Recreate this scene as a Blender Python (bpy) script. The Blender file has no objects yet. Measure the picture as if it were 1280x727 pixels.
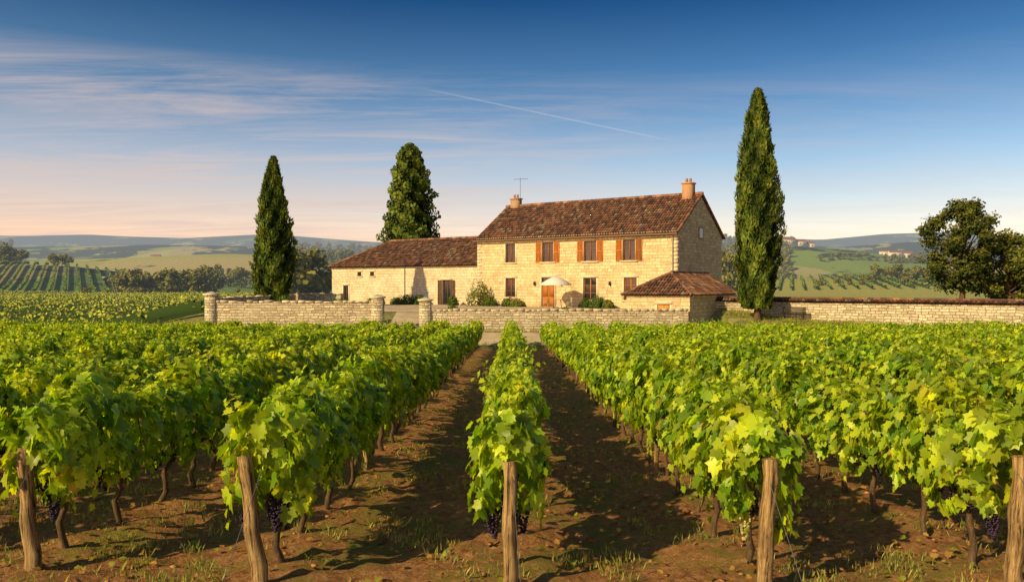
import bpy, math, random
import numpy as np
from mathutils import Vector, Matrix
rng=np.random.default_rng(7); random.seed(7)
scn=bpy.context.scene
COL=scn.collection

# ------------------------------------------------------------ helpers
def smooth(a,b,x):
    t=np.clip((x-a)/(b-a),0,1); return t*t*(3-2*t)
class B:
    def __init__(s): s.V=[];s.L=[];s.T=[];s.C=[];s.M=[];s.n=0
    def add(s,V,F,col=(.5,.5,.5),mat=0):
        V=np.asarray(V,float).reshape(-1,3)
        F=np.asarray(F,int); k=F.shape[1]; nf=len(F)
        s.V.append(V); s.L.append((F+s.n).ravel()); s.T.append(np.full(nf,k))
        c=np.asarray(col,float)
        if c.ndim==1: c=np.tile(c,(nf,1))
        s.C.append(c); s.M.append(np.full(nf,mat)); s.n+=len(V)
    def merge(s,o,off):
        for V in o.V: s.V.append(V+np.array(off))
        for L in o.L: s.L.append(L+s.n)
        s.T+=o.T; s.C+=o.C; s.M+=o.M; s.n+=o.n
    def box(s,x0,x1,y0,y1,z0,z1,col=(.5,.5,.5),mat=0):
        V=[(x0,y0,z0),(x1,y0,z0),(x1,y1,z0),(x0,y1,z0),(x0,y0,z1),(x1,y0,z1),(x1,y1,z1),(x0,y1,z1)]
        s.add(V,[(0,3,2,1),(4,5,6,7),(0,1,5,4),(1,2,6,5),(2,3,7,6),(3,0,4,7)],col,mat)
    def tube(s,pts,rad,n=8,col=(.5,.5,.5),mat=0,cap=True):
        pts=[Vector(p) for p in pts]; V=[];F=[]
        for i,p in enumerate(pts):
            d=(pts[min(i+1,len(pts)-1)]-pts[max(i-1,0)]).normalized()
            a=Vector((1,0,0)) if abs(d.x)<.9 else Vector((0,1,0))
            u=d.cross(a).normalized(); v=d.cross(u)
            for k in range(n):
                t=2*math.pi*k/n
                V.append(p+(u*math.cos(t)+v*math.sin(t))*rad[i])
        for i in range(len(pts)-1):
            for k in range(n):
                F.append((i*n+k,i*n+(k+1)%n,(i+1)*n+(k+1)%n,(i+1)*n+k))
        s.add([tuple(v) for v in V],F,col,mat)
        if cap:
            c=[tuple(v) for v in V[-n:]]; s.add(c,[tuple(range(n))],col,mat)
    def mesh(s,name,mats,sm=False):
        me=bpy.data.meshes.new(name)
        V=np.concatenate(s.V); L=np.concatenate(s.L); T=np.concatenate(s.T)
        me.vertices.add(len(V)); me.vertices.foreach_set('co',V.ravel())
        me.loops.add(len(L)); me.loops.foreach_set('vertex_index',L.astype(np.int32))
        me.polygons.add(len(T)); st=np.concatenate([[0],np.cumsum(T)[:-1]])
        me.polygons.foreach_set('loop_start',st.astype(np.int32)); me.polygons.foreach_set('loop_total',T.astype(np.int32))
        me.polygons.foreach_set('material_index',np.concatenate(s.M).astype(np.int32))
        if sm: me.polygons.foreach_set('use_smooth',np.ones(len(T),bool))
        me.update(calc_edges=True)
        at=me.color_attributes.new('Col','FLOAT_COLOR','CORNER')
        c=np.repeat(np.concatenate(s.C),T,axis=0); c=np.hstack([c,np.ones((len(c),1))])
        at.data.foreach_set('color',c.ravel())
        for m in mats: me.materials.append(m)
        me.validate(); return me
def obj(name,me,parent=None,loc=(0,0,0),rot=0,scale=None):
    o=bpy.data.objects.new(name,me); COL.objects.link(o); o.location=loc; o.rotation_euler=(0,0,rot)
    if scale: o.scale=scale
    if parent: o.parent=parent
    return o
def empty(name,loc=(0,0,0),rot=0): return obj(name,None,None,loc,rot)

class N:
    def __init__(s,mat): s.t=mat.node_tree; s.t.nodes.clear()
    def n(s,typ,**k):
        nd=s.t.nodes.new(typ)
        for a,v in k.items(): setattr(nd,a,v)
        return nd
    def l(s,a,b): s.t.links.new(a,b)
    def val(s,sock,v):
        if isinstance(v,bpy.types.NodeSocket): s.l(v,sock)
        else: sock.default_value=v
    def math(s,op,a,b=0.0,c=None,clamp=False):
        m=s.n('ShaderNodeMath',operation=op,use_clamp=clamp); s.val(m.inputs[0],a); s.val(m.inputs[1],b)
        if c is not None: s.val(m.inputs[2],c)
        return m.outputs[0]
    def mix(s,f,a,b,blend='MIX'):
        m=s.n('ShaderNodeMix',data_type='RGBA',blend_type=blend); s.val(m.inputs[0],f)
        for i,v in ((6,a),(7,b)):
            if not isinstance(v,bpy.types.NodeSocket): v=(*v,1) if len(v)==3 else v
            s.val(m.inputs[i],v)
        return m.outputs[2]
    def noise(s,vec,scale,det=4,rough=.55,dist=0):
        m=s.n('ShaderNodeTexNoise'); m.inputs['Scale'].default_value=scale; m.inputs['Detail'].default_value=det
        m.inputs['Roughness'].default_value=rough; m.inputs['Distortion'].default_value=dist
        if vec is not None: s.l(vec,m.inputs['Vector'])
        return m.outputs['Fac']
    def ramp(s,f,st):
        r=s.n('ShaderNodeValToRGB'); s.l(f,r.inputs[0]); e=r.color_ramp.elements
        while len(e)<len(st): e.new(.5)
        for x,(p,c) in zip(e,st): x.position=p; x.color=(*c,1) if len(c)==3 else c
        return r.outputs[0]
    def rng(s,v,a,b,c=0.,d=1.):
        m=s.n('ShaderNodeMapRange'); s.val(m.inputs[0],v)
        for i,q in enumerate((a,b,c,d)): m.inputs[i+1].default_value=q
        return m.outputs[0]
    def bump(s,h,st=.5,dist=.02):
        b=s.n('ShaderNodeBump'); b.inputs['Strength'].default_value=st; b.inputs['Distance'].default_value=dist; s.l(h,b.inputs['Height']); return b.outputs[0]
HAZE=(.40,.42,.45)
def finish(n,col,rough=.8,bump=None,trans=0,tcol=None,haze=False,spec=.3,metal=0):
    p=n.n('ShaderNodeBsdfPrincipled'); n.val(p.inputs['Base Color'],col if isinstance(col,bpy.types.NodeSocket) else (*col,1))
    n.val(p.inputs['Roughness'],rough); p.inputs['Specular IOR Level'].default_value=spec; p.inputs['Metallic'].default_value=metal
    if bump is not None: n.l(bump,p.inputs['Normal'])
    sh=p.outputs[0]
    if trans:
        t=n.n('ShaderNodeBsdfTranslucent'); n.val(t.inputs[0],tcol); m=n.n('ShaderNodeMixShader'); m.inputs[0].default_value=trans
        n.l(sh,m.inputs[1]); n.l(t.outputs[0],m.inputs[2]); sh=m.outputs[0]
    if haze:  # airlight painted into the material: emission mixed in, growing with distance
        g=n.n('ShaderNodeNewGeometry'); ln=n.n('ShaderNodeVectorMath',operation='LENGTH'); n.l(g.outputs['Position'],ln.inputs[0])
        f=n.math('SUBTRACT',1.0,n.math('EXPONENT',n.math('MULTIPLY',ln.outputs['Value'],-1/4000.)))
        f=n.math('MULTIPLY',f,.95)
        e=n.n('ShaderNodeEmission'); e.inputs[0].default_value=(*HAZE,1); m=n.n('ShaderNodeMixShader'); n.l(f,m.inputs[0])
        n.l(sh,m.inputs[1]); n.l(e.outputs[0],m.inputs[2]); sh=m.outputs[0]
    o=n.n('ShaderNodeOutputMaterial'); n.l(sh,o.inputs[0])
def newmat(name):
    m=bpy.data.materials.new(name); m.use_nodes=True; return m,N(m)
def attrcol(n):
    a=n.n('ShaderNodeAttribute',attribute_name='Col'); return a.outputs['Color']

# ------------------------------------------------------------ materials
def m_leaf(name,trans=.35,haze=False,rough=.5,spec=.35,warm=(1.25,1.15,.5)):
    m,n=newmat(name); c=attrcol(n)
    if trans:
        g=n.n('ShaderNodeNewGeometry')
        ns=n.noise(g.outputs['Position'],1.1,3)
        c=n.mix(n.rng(ns,.35,.7),n.mix(1.0,c,(.72,.86,.9),'MULTIPLY'),n.mix(1.0,c,(1.26,1.10,.9),'MULTIPLY'))
    tc=n.mix(1.0,c,warm,'MULTIPLY') if trans else None
    finish(n,c,rough,None,trans,tc,haze,spec); return m
M_vine=m_leaf('vine_leaf',.45,warm=(1.5,1.45,.4),rough=.42,spec=.4)
M_fol=m_leaf('tree_foliage',0.25,rough=.7,spec=.12)
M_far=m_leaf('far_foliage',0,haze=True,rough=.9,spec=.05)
def m_attr(name,rough=.8,nscale=8,bd=.01,bs=.5,spec=.3,var=.35,coord='Object'):
    m,n=newmat(name); c=attrcol(n); t=n.n('ShaderNodeTexCoord'); ns=n.noise(t.outputs[coord],nscale,6,.65)
    c=n.mix(1.0,c,n.ramp(ns,[(.25,(1-var,)*3),(.75,(1+var,)*3)]),'MULTIPLY')
    finish(n,c,rough,n.bump(ns,bs,bd),spec=spec); return m
M_tile=m_attr('canal_tile',.85,1.2,.01,.4,var=.35)
M_trim=m_attr('trim_stone',.9,5,.01,.4,var=.2)
M_paint=m_attr('painted_wood',.55,12,.003,.3,var=.15)
M_cloth=m_attr('canvas_cloth',.8,20,.003,.2,var=.06)
M_iron=m_attr('iron',.5,20,.002,.2)
M_rock=m_attr('clod',.95,30,.01,.6)
def m_wood():
    m,n=newmat('weathered_post'); t=n.n('ShaderNodeTexCoord'); mp=n.n('ShaderNodeMapping'); mp.inputs['Scale'].default_value=(26,26,1.6); n.l(t.outputs['Object'],mp.inputs[0])
    ns=n.noise(mp.outputs[0],1.5,7,.7,.6); n2=n.noise(t.outputs['Object'],3,3)
    c=n.mix(1.0,n.ramp(ns,[(.38,(.06,.035,.015)),(.46,(.40,.25,.10)),(.70,(.85,.60,.28))]),n.ramp(n2,[(.3,(.6,.57,.55)),(.7,(1.1,1.05,1))]),'MULTIPLY')
    finish(n,c,.85,n.bump(ns,1,.04)); return m
M_post=m_wood()
def m_bark():
    m,n=newmat('bark'); t=n.n('ShaderNodeTexCoord'); mp=n.n('ShaderNodeMapping'); mp.inputs['Scale'].default_value=(30,30,5); n.l(t.outputs['Object'],mp.inputs[0])
    ns=n.noise(mp.outputs[0],1.5,6,.7,.5)
    finish(n,n.ramp(ns,[(.3,(.035,.022,.014)),(.7,(.22,.135,.07))]),.95,n.bump(ns,1,.02)); return m
M_bark=m_bark()
m,n=newmat('grape_skin'); c=attrcol(n); finish(n,c,.4,spec=.4); M_grape=m
m,n=newmat('window_glass'); finish(n,(.02,.024,.03),.06,spec=.8); M_glass=m
def m_stone(name,bw,bh,c1,c2,mortar,stain,msize=.018,distort=.07,bd=.03):
    m,n=newmat(name); t=n.n('ShaderNodeTexCoord'); s=n.n('ShaderNodeSeparateXYZ'); n.l(t.outputs['Object'],s.inputs[0])
    nn=n.n('ShaderNodeSeparateXYZ'); n.l(t.outputs['Normal'],nn.inputs[0])
    f=n.math('GREATER_THAN',n.math('ABSOLUTE',nn.outputs[0]),n.math('ABSOLUTE',nn.outputs[1]))
    mu=n.n('ShaderNodeMix',data_type='FLOAT'); n.l(f,mu.inputs[0]); n.l(s.outputs[0],mu.inputs[2]); n.l(s.outputs[1],mu.inputs[3])
    dn=n.n('ShaderNodeTexNoise'); dn.inputs['Scale'].default_value=1.7; dn.inputs['Detail'].default_value=3; n.l(t.outputs['Object'],dn.inputs['Vector'])
    ds=n.n('ShaderNodeSeparateColor'); n.l(dn.outputs['Color'],ds.inputs[0])
    u=n.math('ADD',mu.outputs[0],n.math('MULTIPLY',n.math('SUBTRACT',ds.outputs[0],.5),distort*4))
    v=n.math('ADD',s.outputs[2],n.math('MULTIPLY',n.math('SUBTRACT',ds.outputs[1],.5),distort*2))
    cv=n.n('ShaderNodeCombineXYZ'); n.l(u,cv.inputs[0]); n.l(v,cv.inputs[1])
    br=n.n('ShaderNodeTexBrick',offset=.43,squash=1.3,squash_frequency=3); n.l(cv.outputs[0],br.inputs['Vector'])
    br.inputs['Color1'].default_value=(0,0,0,1); br.inputs['Color2'].default_value=(1,1,1,1); br.inputs['Mortar'].default_value=(.5,.5,.5,1)
    for k,q in (('Scale',1),('Mortar Size',msize),('Mortar Smooth',.5),('Bias',0),('Brick Width',bw),('Row Height',bh)): br.inputs[k].default_value=q
    n1=n.noise(t.outputs['Object'],6,7,.7); n2=n.noise(t.outputs['Object'],.55,4,.6)
    c=n.mix(br.outputs['Color'],c1,c2)
    c=n.mix(1.0,c,n.ramp(n1,[(.25,(.55,.52,.49)),(.5,(1,1,1)),(.8,(1.28,1.26,1.2))]),'MULTIPLY')
    c=n.mix(n.math('MULTIPLY',br.outputs['Fac'],.8),c,mortar)
    c=n.mix(n.rng(n2,.45,.72,0,.65),c,stain)
    h=n.math('ADD',n.math('MULTIPLY',br.outputs['Fac'],-1),n.math('MULTIPLY',n1,1.1))
    finish(n,c,.92,n.bump(h,.9,bd),spec=.15); return m
M_house=m_stone('limestone_wall',.52,.27,(.84,.66,.37),(.56,.42,.22),(.42,.31,.17),(.80,.63,.35))
M_wing=m_stone('wing_wall',.5,.27,(.80,.66,.43),(.62,.49,.30),(.52,.41,.26),(.84,.72,.50),distort=.1)
M_dry=m_stone('drystone_wall',.42,.19,(.84,.70,.47),(.46,.36,.22),(.18,.13,.08),(.60,.50,.34),.022,.1,.06)

def m_ground():
    m,n=newmat('terrain'); g=n.n('ShaderNodeNewGeometry'); P=g.outputs['Position']; s=n.n('ShaderNodeSeparateXYZ'); n.l(P,s.inputs[0])
    X,Y=s.outputs[0],s.outputs[1]
    a=n.noise(P,1.3,5,.6); b=n.noise(P,9,8,.8); c_=n.noise(P,45,4,.7); 
    soil=n.ramp(b,[(.30,(.11,.040,.014)),(.47,(.42,.185,.070)),(.64,(.80,.42,.18))])
    soil=n.mix(n.rng(a,.4,.7,0,.5),soil,(.62,.30,.115))
    gm=n.math('MULTIPLY',n.rng(n.noise(P,1.0,7,.82),.49,.57),n.rng(c_,.33,.5))
    soil=n.mix(n.math('MULTIPLY',gm,.8),soil,(.27,.27,.045))
    gr=n.mix(n.rng(a,.35,.65),(.16,.19,.04),(.40,.33,.11))
    mp=n.n('ShaderNodeMapping'); mp.inputs['Scale'].default_value=(1,.55,0); mp.inputs['Rotation'].default_value=(0,0,.3); n.l(P,mp.inputs[0])
    vo=n.n('ShaderNodeTexVoronoi'); vo.inputs['Scale'].default_value=.0075; n.l(mp.outputs[0],vo.inputs['Vector'])
    vs=n.n('ShaderNodeSeparateColor'); n.l(vo.outputs['Color'],vs.inputs[0])
    fld=n.ramp(vs.outputs[0],[(0,(.12,.21,.04)),(.25,(.24,.32,.05)),(.45,(.54,.46,.11)),(.62,(.15,.25,.045)),(.8,(.60,.44,.17)),(1,(.26,.34,.06))])
    ang=n.math('MULTIPLY',vs.outputs[1],3.1)
    ph=n.math('ADD',n.math('MULTIPLY',X,n.math('COSINE',ang)),n.math('MULTIPLY',Y,n.math('SINE',ang)))
    st=n.math('SINE',n.math('MULTIPLY',ph,1.1))
    fld=n.mix(n.rng(st,-.3,.6,0,.4),fld,(.08,.10,.025))
    wo=n.math('ADD',n.noise(P,.006,6,.7),n.rng(Y,1100,2100,0,.13)); fld=n.mix(n.rng(wo,.55,.58),fld,(.030,.052,.022))
    far=n.mix(n.rng(Y,110,200),gr,fld)
    jy=n.math('ADD',Y,n.math('MULTIPLY',n.math('SUBTRACT',a,.5),2))
    col=n.mix(n.rng(jy,51.5,52.5),soil,far)
    h=n.math('ADD',n.math('MULTIPLY',b,1),n.math('MULTIPLY',c_,.4))
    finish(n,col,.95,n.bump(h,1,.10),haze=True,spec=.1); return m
M_ground=m_ground()
def m_gravel():
    m,n=newmat('gravel'); g=n.n('ShaderNodeNewGeometry'); P=g.outputs['Position']; a=n.noise(P,.8,4); b=n.noise(P,30,5,.8)
    c=n.mix(n.rng(a,.35,.65),(.68,.50,.33),(.46,.36,.20)); c=n.mix(1.0,c,n.ramp(b,[(.3,(.65,.65,.65)),(.7,(1.2,1.2,1.2))]),'MULTIPLY')
    finish(n,c,.95,n.bump(b,.6,.02)); return m
M_gravel=m_gravel()

# ------------------------------------------------------------ terrain
HZ=355.; EYE=2.45
RIDGES=[(420,135,[(-900,326),(-640,329),(-560,332),(-480,342),(-400,356),(-300,366),(0,368),(250,356),(330,350),(450,347),(560,346),(700,350)]),
 (950,230,[(-900,325),(-700,328),(-500,323),(-350,319),(-250,323),(0,330),(260,322),(340,309),(420,316),(500,330),(600,336),(700,330)]),
 (2000,350,[(-900,308),(-700,310),(-450,306),(-200,314),(0,318),(270,303),(400,310),(480,303),(560,304),(700,312)]),
 (4200,800,[(-900,297),(-700,293),(-600,295),(-520,293),(-400,299),(-300,295),(-160,303),(0,308),(260,299),(380,301),(460,293),(540,291),(600,295),(700,298)])]
def fn(x,y,s): return (np.sin(x*s+1.3)*np.cos(y*s*1.3+.4)+.5*np.sin(x*s*2.3+y*s*1.1)+.25*np.sin(x*s*5.1+2)*np.cos(y*s*4.3))/1.75
def wally(x): return 62-.70*(x-17.4)
def H(x,y):
    x=np.asarray(x,float); y=np.asarray(y,float)
    z=np.where(y<52,-.033*y,-1.716)
    mk=smooth(-34,-23,x)*(1-smooth(40,60,x))*(1-smooth(108,160,y))
    z=z+(.72*smooth(52,56.5,y)+1.35*smooth(57,66,y))*mk
    z=z+.62*smooth(-4.2,-2.2,y-wally(x))*(1-smooth(1.5,6,y-wally(x)))*smooth(14,16.5,x)*(1-smooth(45,55,x))
    for d0,sy,tb in RIDGES:
        px=1000*x/d0; t=np.interp(px,[p[0] for p in tb],[p[1] for p in tb])
        top=EYE+(HZ-t)/1000*d0+1.716
        top=top+fn(x,y*.2,9./d0)*d0*.0022
        c=top*np.exp(-((y-d0)/sy)**2)
        z=np.where(y>90,np.maximum(z,-1.716+c),z)
    return z
def h1(x,y): return float(H(x,y))
def axis(mx,a,s):
    v=[0.]
    while v[-1]<mx: v.append(v[-1]+max(s,abs(v[-1])*a))
    return np.array(v)
xp=axis(7000,.03,.14); xs=np.concatenate([-xp[:0:-1],xp])
ys=[-30,-20,-10,-4,0,2,4]
while ys[-1]<9500:
    y=ys[-1]; st=.14 if y<14 else (.4 if y<75 else y*.022); ys.append(y+st)
ys=np.array(ys,float)
X,Y=np.meshgrid(xs,ys); Z=H(X,Y)
near=(Y<30)&(np.abs(X)<20)
rs=2.2
row=np.cos((X)/rs*2*np.pi)
Z=Z+np.where(Y<51,.05*row,0)*smooth(60,25,np.abs(X))
Z=Z+np.where(near,.035*fn(X,Y,5.)+.022*rng.standard_normal(X.shape)*(Y>4),0)
nx,ny=len(xs),len(ys)
idx=np.arange(nx*ny).reshape(ny,nx)
F=np.stack([idx[:-1,:-1],idx[:-1,1:],idx[1:,1:],idx[1:,:-1]],-1).reshape(-1,4)
b=B(); b.add(np.stack([X,Y,Z],-1),F); obj('ground',b.mesh('ground',[M_ground],True))
def sheet(name,x0,x1,y0,y1,off,mat,st=.5):
    xs=np.arange(x0,x1+.01,st); ys=np.arange(y0,y1+.01,st*.8); X,Y=np.meshgrid(xs,ys)
    b=B(); idx=np.arange(X.size).reshape(X.shape)
    F=np.stack([idx[:-1,:-1],idx[:-1,1:],idx[1:,1:],idx[1:,:-1]],-1).reshape(-1,4)
    b.add(np.stack([X,Y,H(X,Y)+off],-1),F); return obj(name,b.mesh(name,[mat],True))
sheet('gravel_road',-34,15,52.9,56.6,.05,M_gravel)
sheet('gravel_driveway',-9.2,-6.4,56.6,64,.05,M_gravel,.4)
sheet('gravel_courtyard',-14,14,64,82,.06,M_gravel)

# ------------------------------------------------------------ vine leaves
half=[(.2,-.15),(.45,-.08),(.40,.12),(.60,.38),(.37,.46),(.31,.76),(.14,.72)]
out=[(0,0)]+half+[(0,1)]+[(-x,y) for x,y in half[::-1]]
LT=np.array([(0,.33)]+out); LZ=.28*np.abs(LT[:,0])-.22*LT[:,1]**2
LT=np.column_stack([LT,LZ]); LT[0,2]-=.02
LF=np.array([(0,i,i+1) for i in range(1,16)]+[(0,16,1)])
LT2=np.array([(0,-.1,0),(.5,.0,.12),(.5,.42,.1),(0,1,-.2),(-.5,.42,.1),(-.5,.0,.12)]); LF2=np.array([(0,1,2,3),(0,3,4,5)])
def norm(a): return a/np.maximum(np.linalg.norm(a,axis=1,keepdims=True),1e-6)
def add_leaves(b,P,Nn,Tp,size,col,tmpl=LT,faces=LF,mat=0):
    Nn=norm(Nn); Tp=Tp-(Tp*Nn).sum(1,keepdims=True)*Nn; Tp=norm(Tp); Bx=np.cross(Tp,Nn)
    s=size[:,None,None]; k=len(tmpl)
    cur=(.3+1.2*rng.random((len(P),1,1)))
    V=P[:,None,:]+s*(tmpl[None,:,0:1]*Bx[:,None,:]+tmpl[None,:,1:2]*Tp[:,None,:]+cur*tmpl[None,:,2:3]*Nn[:,None,:])
    F=faces[None]+(np.arange(len(P))*k)[:,None,None]
    b.add(V.reshape(-1,3),F.reshape(-1,faces.shape[1]),np.repeat(col,len(faces),axis=0),mat)
def leafcol(n,young=0.):
    t=rng.random((n,1)); g=np.array([.15,.28,.014]); yv=np.array([.62,.70,.035])
    f=np.clip(t**1.3+young,0,1)
    c=g*(1-f)+yv*f; c*=.55+.85*rng.random((n,1))
    br=rng.random(n)<.012; c[br]=np.array([.55,.40,.06]); return np.minimum(c,.85)
def ico(sub=1):
    import bmesh
    bm=bmesh.new(); bmesh.ops.create_icosphere(bm,subdivisions=sub,radius=1)
    V=np.array([v.co[:] for v in bm.verts]); F=np.array([[v.index for v in f.verts] for f in bm.faces]); bm.free(); return V,F
IV,IF=ico(1)
def grapes(b,x,y,z,mat,green=False,L=.2,k_=60):
    for k in range(k_):
        t=rng.random(); r=.052*(1-t*.72); a=rng.random()*6.28
        p=np.array([x+r*math.cos(a),y+r*math.sin(a),z-t*L])
        col=np.array([.024,.012,.032]) if not green else np.array([.38,.33,.10]); col=col*(.6+.9*rng.random())
        b.add(p+IV*.0130,IF,col,mat)
def wprof(z): return .12+.17*np.sin(np.pi*np.clip((z-.5)/1.15,0,1))
def segment(i,lod=0,raw=False):
    b=B(); n=350 if lod==0 else 185; TM,TFc=(LT,LF) if lod==0 else (LT2,LF2); sc=1.12 if lod==0 else 1.35
    z=.64+.86*rng.random(n)**.85; y=-.6+1.2*rng.random(n); sd=np.sign(rng.random(n)-.5)
    ph=i*1.7; lump=1+.45*np.sin(y*7+ph+sd)*np.cos(z*6+ph)
    dep=1-.6*rng.random(n)**2
    x=sd*wprof(z)*lump*dep
    zz=z+.13*np.sin(y*5+ph)
    Nn=np.column_stack([sd*(.8+.3*rng.random(n)),.6*rng.standard_normal(n),.35+.9*np.clip(z-.9,0,1)+.5*rng.standard_normal(n)])
    Tp=np.column_stack([.5*sd+.3*rng.standard_normal(n),.45*rng.standard_normal(n),-1+.3*rng.standard_normal(n)])
    add_leaves(b,np.column_stack([x,y,zz]),Nn,Tp,sc*(.065+.085*rng.random(n)),leafcol(n),TM,TFc)
    n2=85 if lod==0 else 48; x=.15*rng.standard_normal(n2); y=-.6+1.2*rng.random(n2); zz=1.34+.17*rng.random(n2)-.5*np.abs(x)**1.5+.13*np.sin(y*5+ph)
    Nn=np.column_stack([x*2+.5*rng.standard_normal(n2),.6*rng.standard_normal(n2),.8+.2*rng.random(n2)])
    Tp=rng.standard_normal((n2,3)); Tp[:,2]-=.3
    add_leaves(b,np.column_stack([x,y,zz]),Nn,Tp,sc*(.07+.07*rng.random(n2)),leafcol(n2,.2),TM,TFc)
    for k in range(10 if lod==0 else 6):
        bx=.15*rng.standard_normal(); by=-.5+rng.random(); ln=.12+.40*rng.random()**1.3; dx,dy=.4*rng.standard_normal(2)
        m_=7; t=np.linspace(0,1,m_); px=bx+dx*ln*t; py=by+dy*ln*t; pz=1.38+ln*t
        if lod==0: b.tube([(px[j],py[j],pz[j]) for j in range(0,m_,2)],[.004,.0035,.003,.002],4,(.25,.28,.06),0,False)
        a=rng.random(m_)*6.28; o=np.column_stack([np.cos(a),np.sin(a),.3+0*a])
        add_leaves(b,np.column_stack([px,py,pz])+o*.03,o*.5+np.array([0,0,.8])+.3*rng.standard_normal((m_,3)),o,(.125-.065*t),leafcol(m_,.4),TM,TFc)
    for k in range(6 if lod==0 else 0):
        sd_=random.choice((-1,1)); bx=sd_*.2; by=-.5+rng.random(); ln=.25+.35*rng.random(); m_=6; t=np.linspace(0,1,m_)
        px=bx+sd_*.16*np.sin(t*2); pz=1.1-ln*t*1.1; py=by+.1*t
        o=np.column_stack([sd_+0*t,.6*rng.standard_normal(m_),.3+0*t])
        add_leaves(b,np.column_stack([px,py,pz]),o,np.column_stack([0*t,.4*rng.standard_normal(m_),-1+0*t]),(.13-.055*t),leafcol(m_,.3))
    lean=.06*rng.standard_normal(2); pts=[];rad=[]
    for k in range(7):
        t=k/6; pts.append((lean[0]*t+.025*math.sin(k*2+i),lean[1]*t+.03*math.cos(k*1.7+i),-.08+.76*t)); rad.append(.036-.014*t+.008*random.random())
    b.tube(pts,rad,7 if lod==0 else 5,(.1,.07,.04),1)
    tx,ty,tz=pts[-1]
    for sgn in (-1,1): b.tube([(tx,ty,tz-.03),(tx*.6,ty+sgn*.18,tz+.06),(0,ty+sgn*.48,tz+.03)],[.022,.016,.01],6 if lod==0 else 4,(.1,.07,.04),1)
    if lod==0:
        for k in range(9):
            yy=-.5+rng.random(); b.tube([(0,yy,.68),(.06*rng.standard_normal(),yy+.04,.98),(.1*rng.standard_normal(),yy+.02,1.35)],[.006,.005,.003],4,(.14,.11,.05),1,False)
        for zz in (.68,1.0,1.3): b.tube([(.02,-.52,zz),(.02,.52,zz)],[.0018,.0018],4,(.1,.1,.1),1,False)
        for k in range(6): grapes(b,.15*(rng.random()-.5)*2,-.45+.9*rng.random(),.68+.08*rng.random(),2,L=.17,k_=44)
    if raw: return b
    return b.mesh('vine_segment',[M_vine,M_bark,M_grape])
SEG=[segment(i) for i in range(10)]
SEGF=[]
for i in range(8):
    b=B()
    for j in (-1,0,1): b.merge(segment(i*3+j,1,True),(0,j*1.0,0))
    SEGF.append(b.mesh('vine_run',[M_vine,M_bark,M_grape]))
def post_mesh(h,r):
    b=B(); k=9; b.tube([(.012*math.sin(j*1.3+h*9),.012*math.cos(j*2),-.3+(h+.3)*j/k) for j in range(k+1)],[r*(1.05-.12*j/k+.09*random.random()) for j in range(k+1)],14,(.3,.2,.1),0)
    return b.mesh('post',[M_post],False)
STK=post_mesh(1.15,.032)
START=7.0
for r in range(-20,21):
    x=r*rs-.02; y1=51.0
    if x>13: y1=min(51.,wally(x)-4.4)
    y0=START+random.uniform(-.15,.2)
    if abs(x)>9: y0=max(y0,abs(x)*1.35-4)
    if r==-2: y0=7.45
    row=empty('vine_row',(x,0,0))
    y=y0+.5
    while y<y1:
        if y<22:
            o=obj('vine_plants',random.choice(SEG),row,(random.uniform(-.06,.06),y,h1(x,y)+.03),random.choice((0,math.pi))+random.uniform(-.07,.07))
            w=random.uniform(.8,1.2)*(.8 if r==0 else 1)
            o.scale=(w,1.03,random.uniform(.88,1.10)); y+=1.0
        else:
            yc=y+1.0; o=obj('vine_plants',random.choice(SEGF),row,(random.uniform(-.06,.06),yc,h1(x,yc)+.03)); w=random.uniform(.85,1.2)*(.8 if r==0 else 1)
            fl=random.choice((1,-1)); o.rotation_euler=(-.033,0,0); o.scale=(w*fl,1.02,random.uniform(.9,1.10)); y+=3.0
    y=y0+5
    while y<y1:
        o=obj('stake',STK,row,(0,y,h1(x,y)),random.random()*6); o.rotation_euler=(random.uniform(-.04,.04),random.uniform(-.04,.04),random.random()*6); y+=5
    if abs(r)<=3:
        pm=post_mesh(1.18 if r!=0 else 1.14,.066 if r!=0 else .06)
        o=obj('end_post',pm,row,(0,y0-.08,h1(x,y0)),0)
        o.rotation_euler=(.04 if r else 0,{-2:-.13,-1:-.12,0:0.0,1:.03}.get(r,.05),.4*r)
        b=B(); z0=h1(x,y0)
        b.tube([(0.02,y0-.1,z0+1.05),(.12 if r>=0 else -.12,y0-1.1,z0)],[.003,.003],5,(.12,.12,.12)); obj('guy_wire',b.mesh('guy',[M_iron]),row)
        b=B(); n_=150; a=rng.random(n_)*2-1
        z=.66+.89*rng.random(n_)**.8; w=wprof(z)*(1.15 if r else .95)*(1+.3*np.sin(z*11+r))
        P=np.column_stack([a*w,y0+.06-.22*rng.random(n_)*(1-np.abs(a))*smooth(.9,1.35,z)+.1*rng.random(n_),z+z0])
        Nn=np.column_stack([a+.3*rng.standard_normal(n_),-1+.4*rng.standard_normal(n_),.3+.4*rng.standard_normal(n_)])
        Tp=np.column_stack([.6*rng.standard_normal(n_),.3*rng.standard_normal(n_),-1+0*a])
        keep=~((np.abs(P[:,0])<.11)&(z<1.12)); 
        add_leaves(b,P[keep],Nn[keep],Tp[keep],(.08+.09*rng.random(n_))[keep],leafcol(int(keep.sum()),.25))
        for k in range(4): grapes(b,random.choice((-1,1))*random.uniform(.09,.2),y0+.02+random.uniform(-.03,.1),z0+.66+random.uniform(-.05,.05),1,green=(r==1),L=.20,k_=75)
        obj('row_end_leaves',b.mesh('row_end',[M_vine,M_grape]),row)

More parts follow.
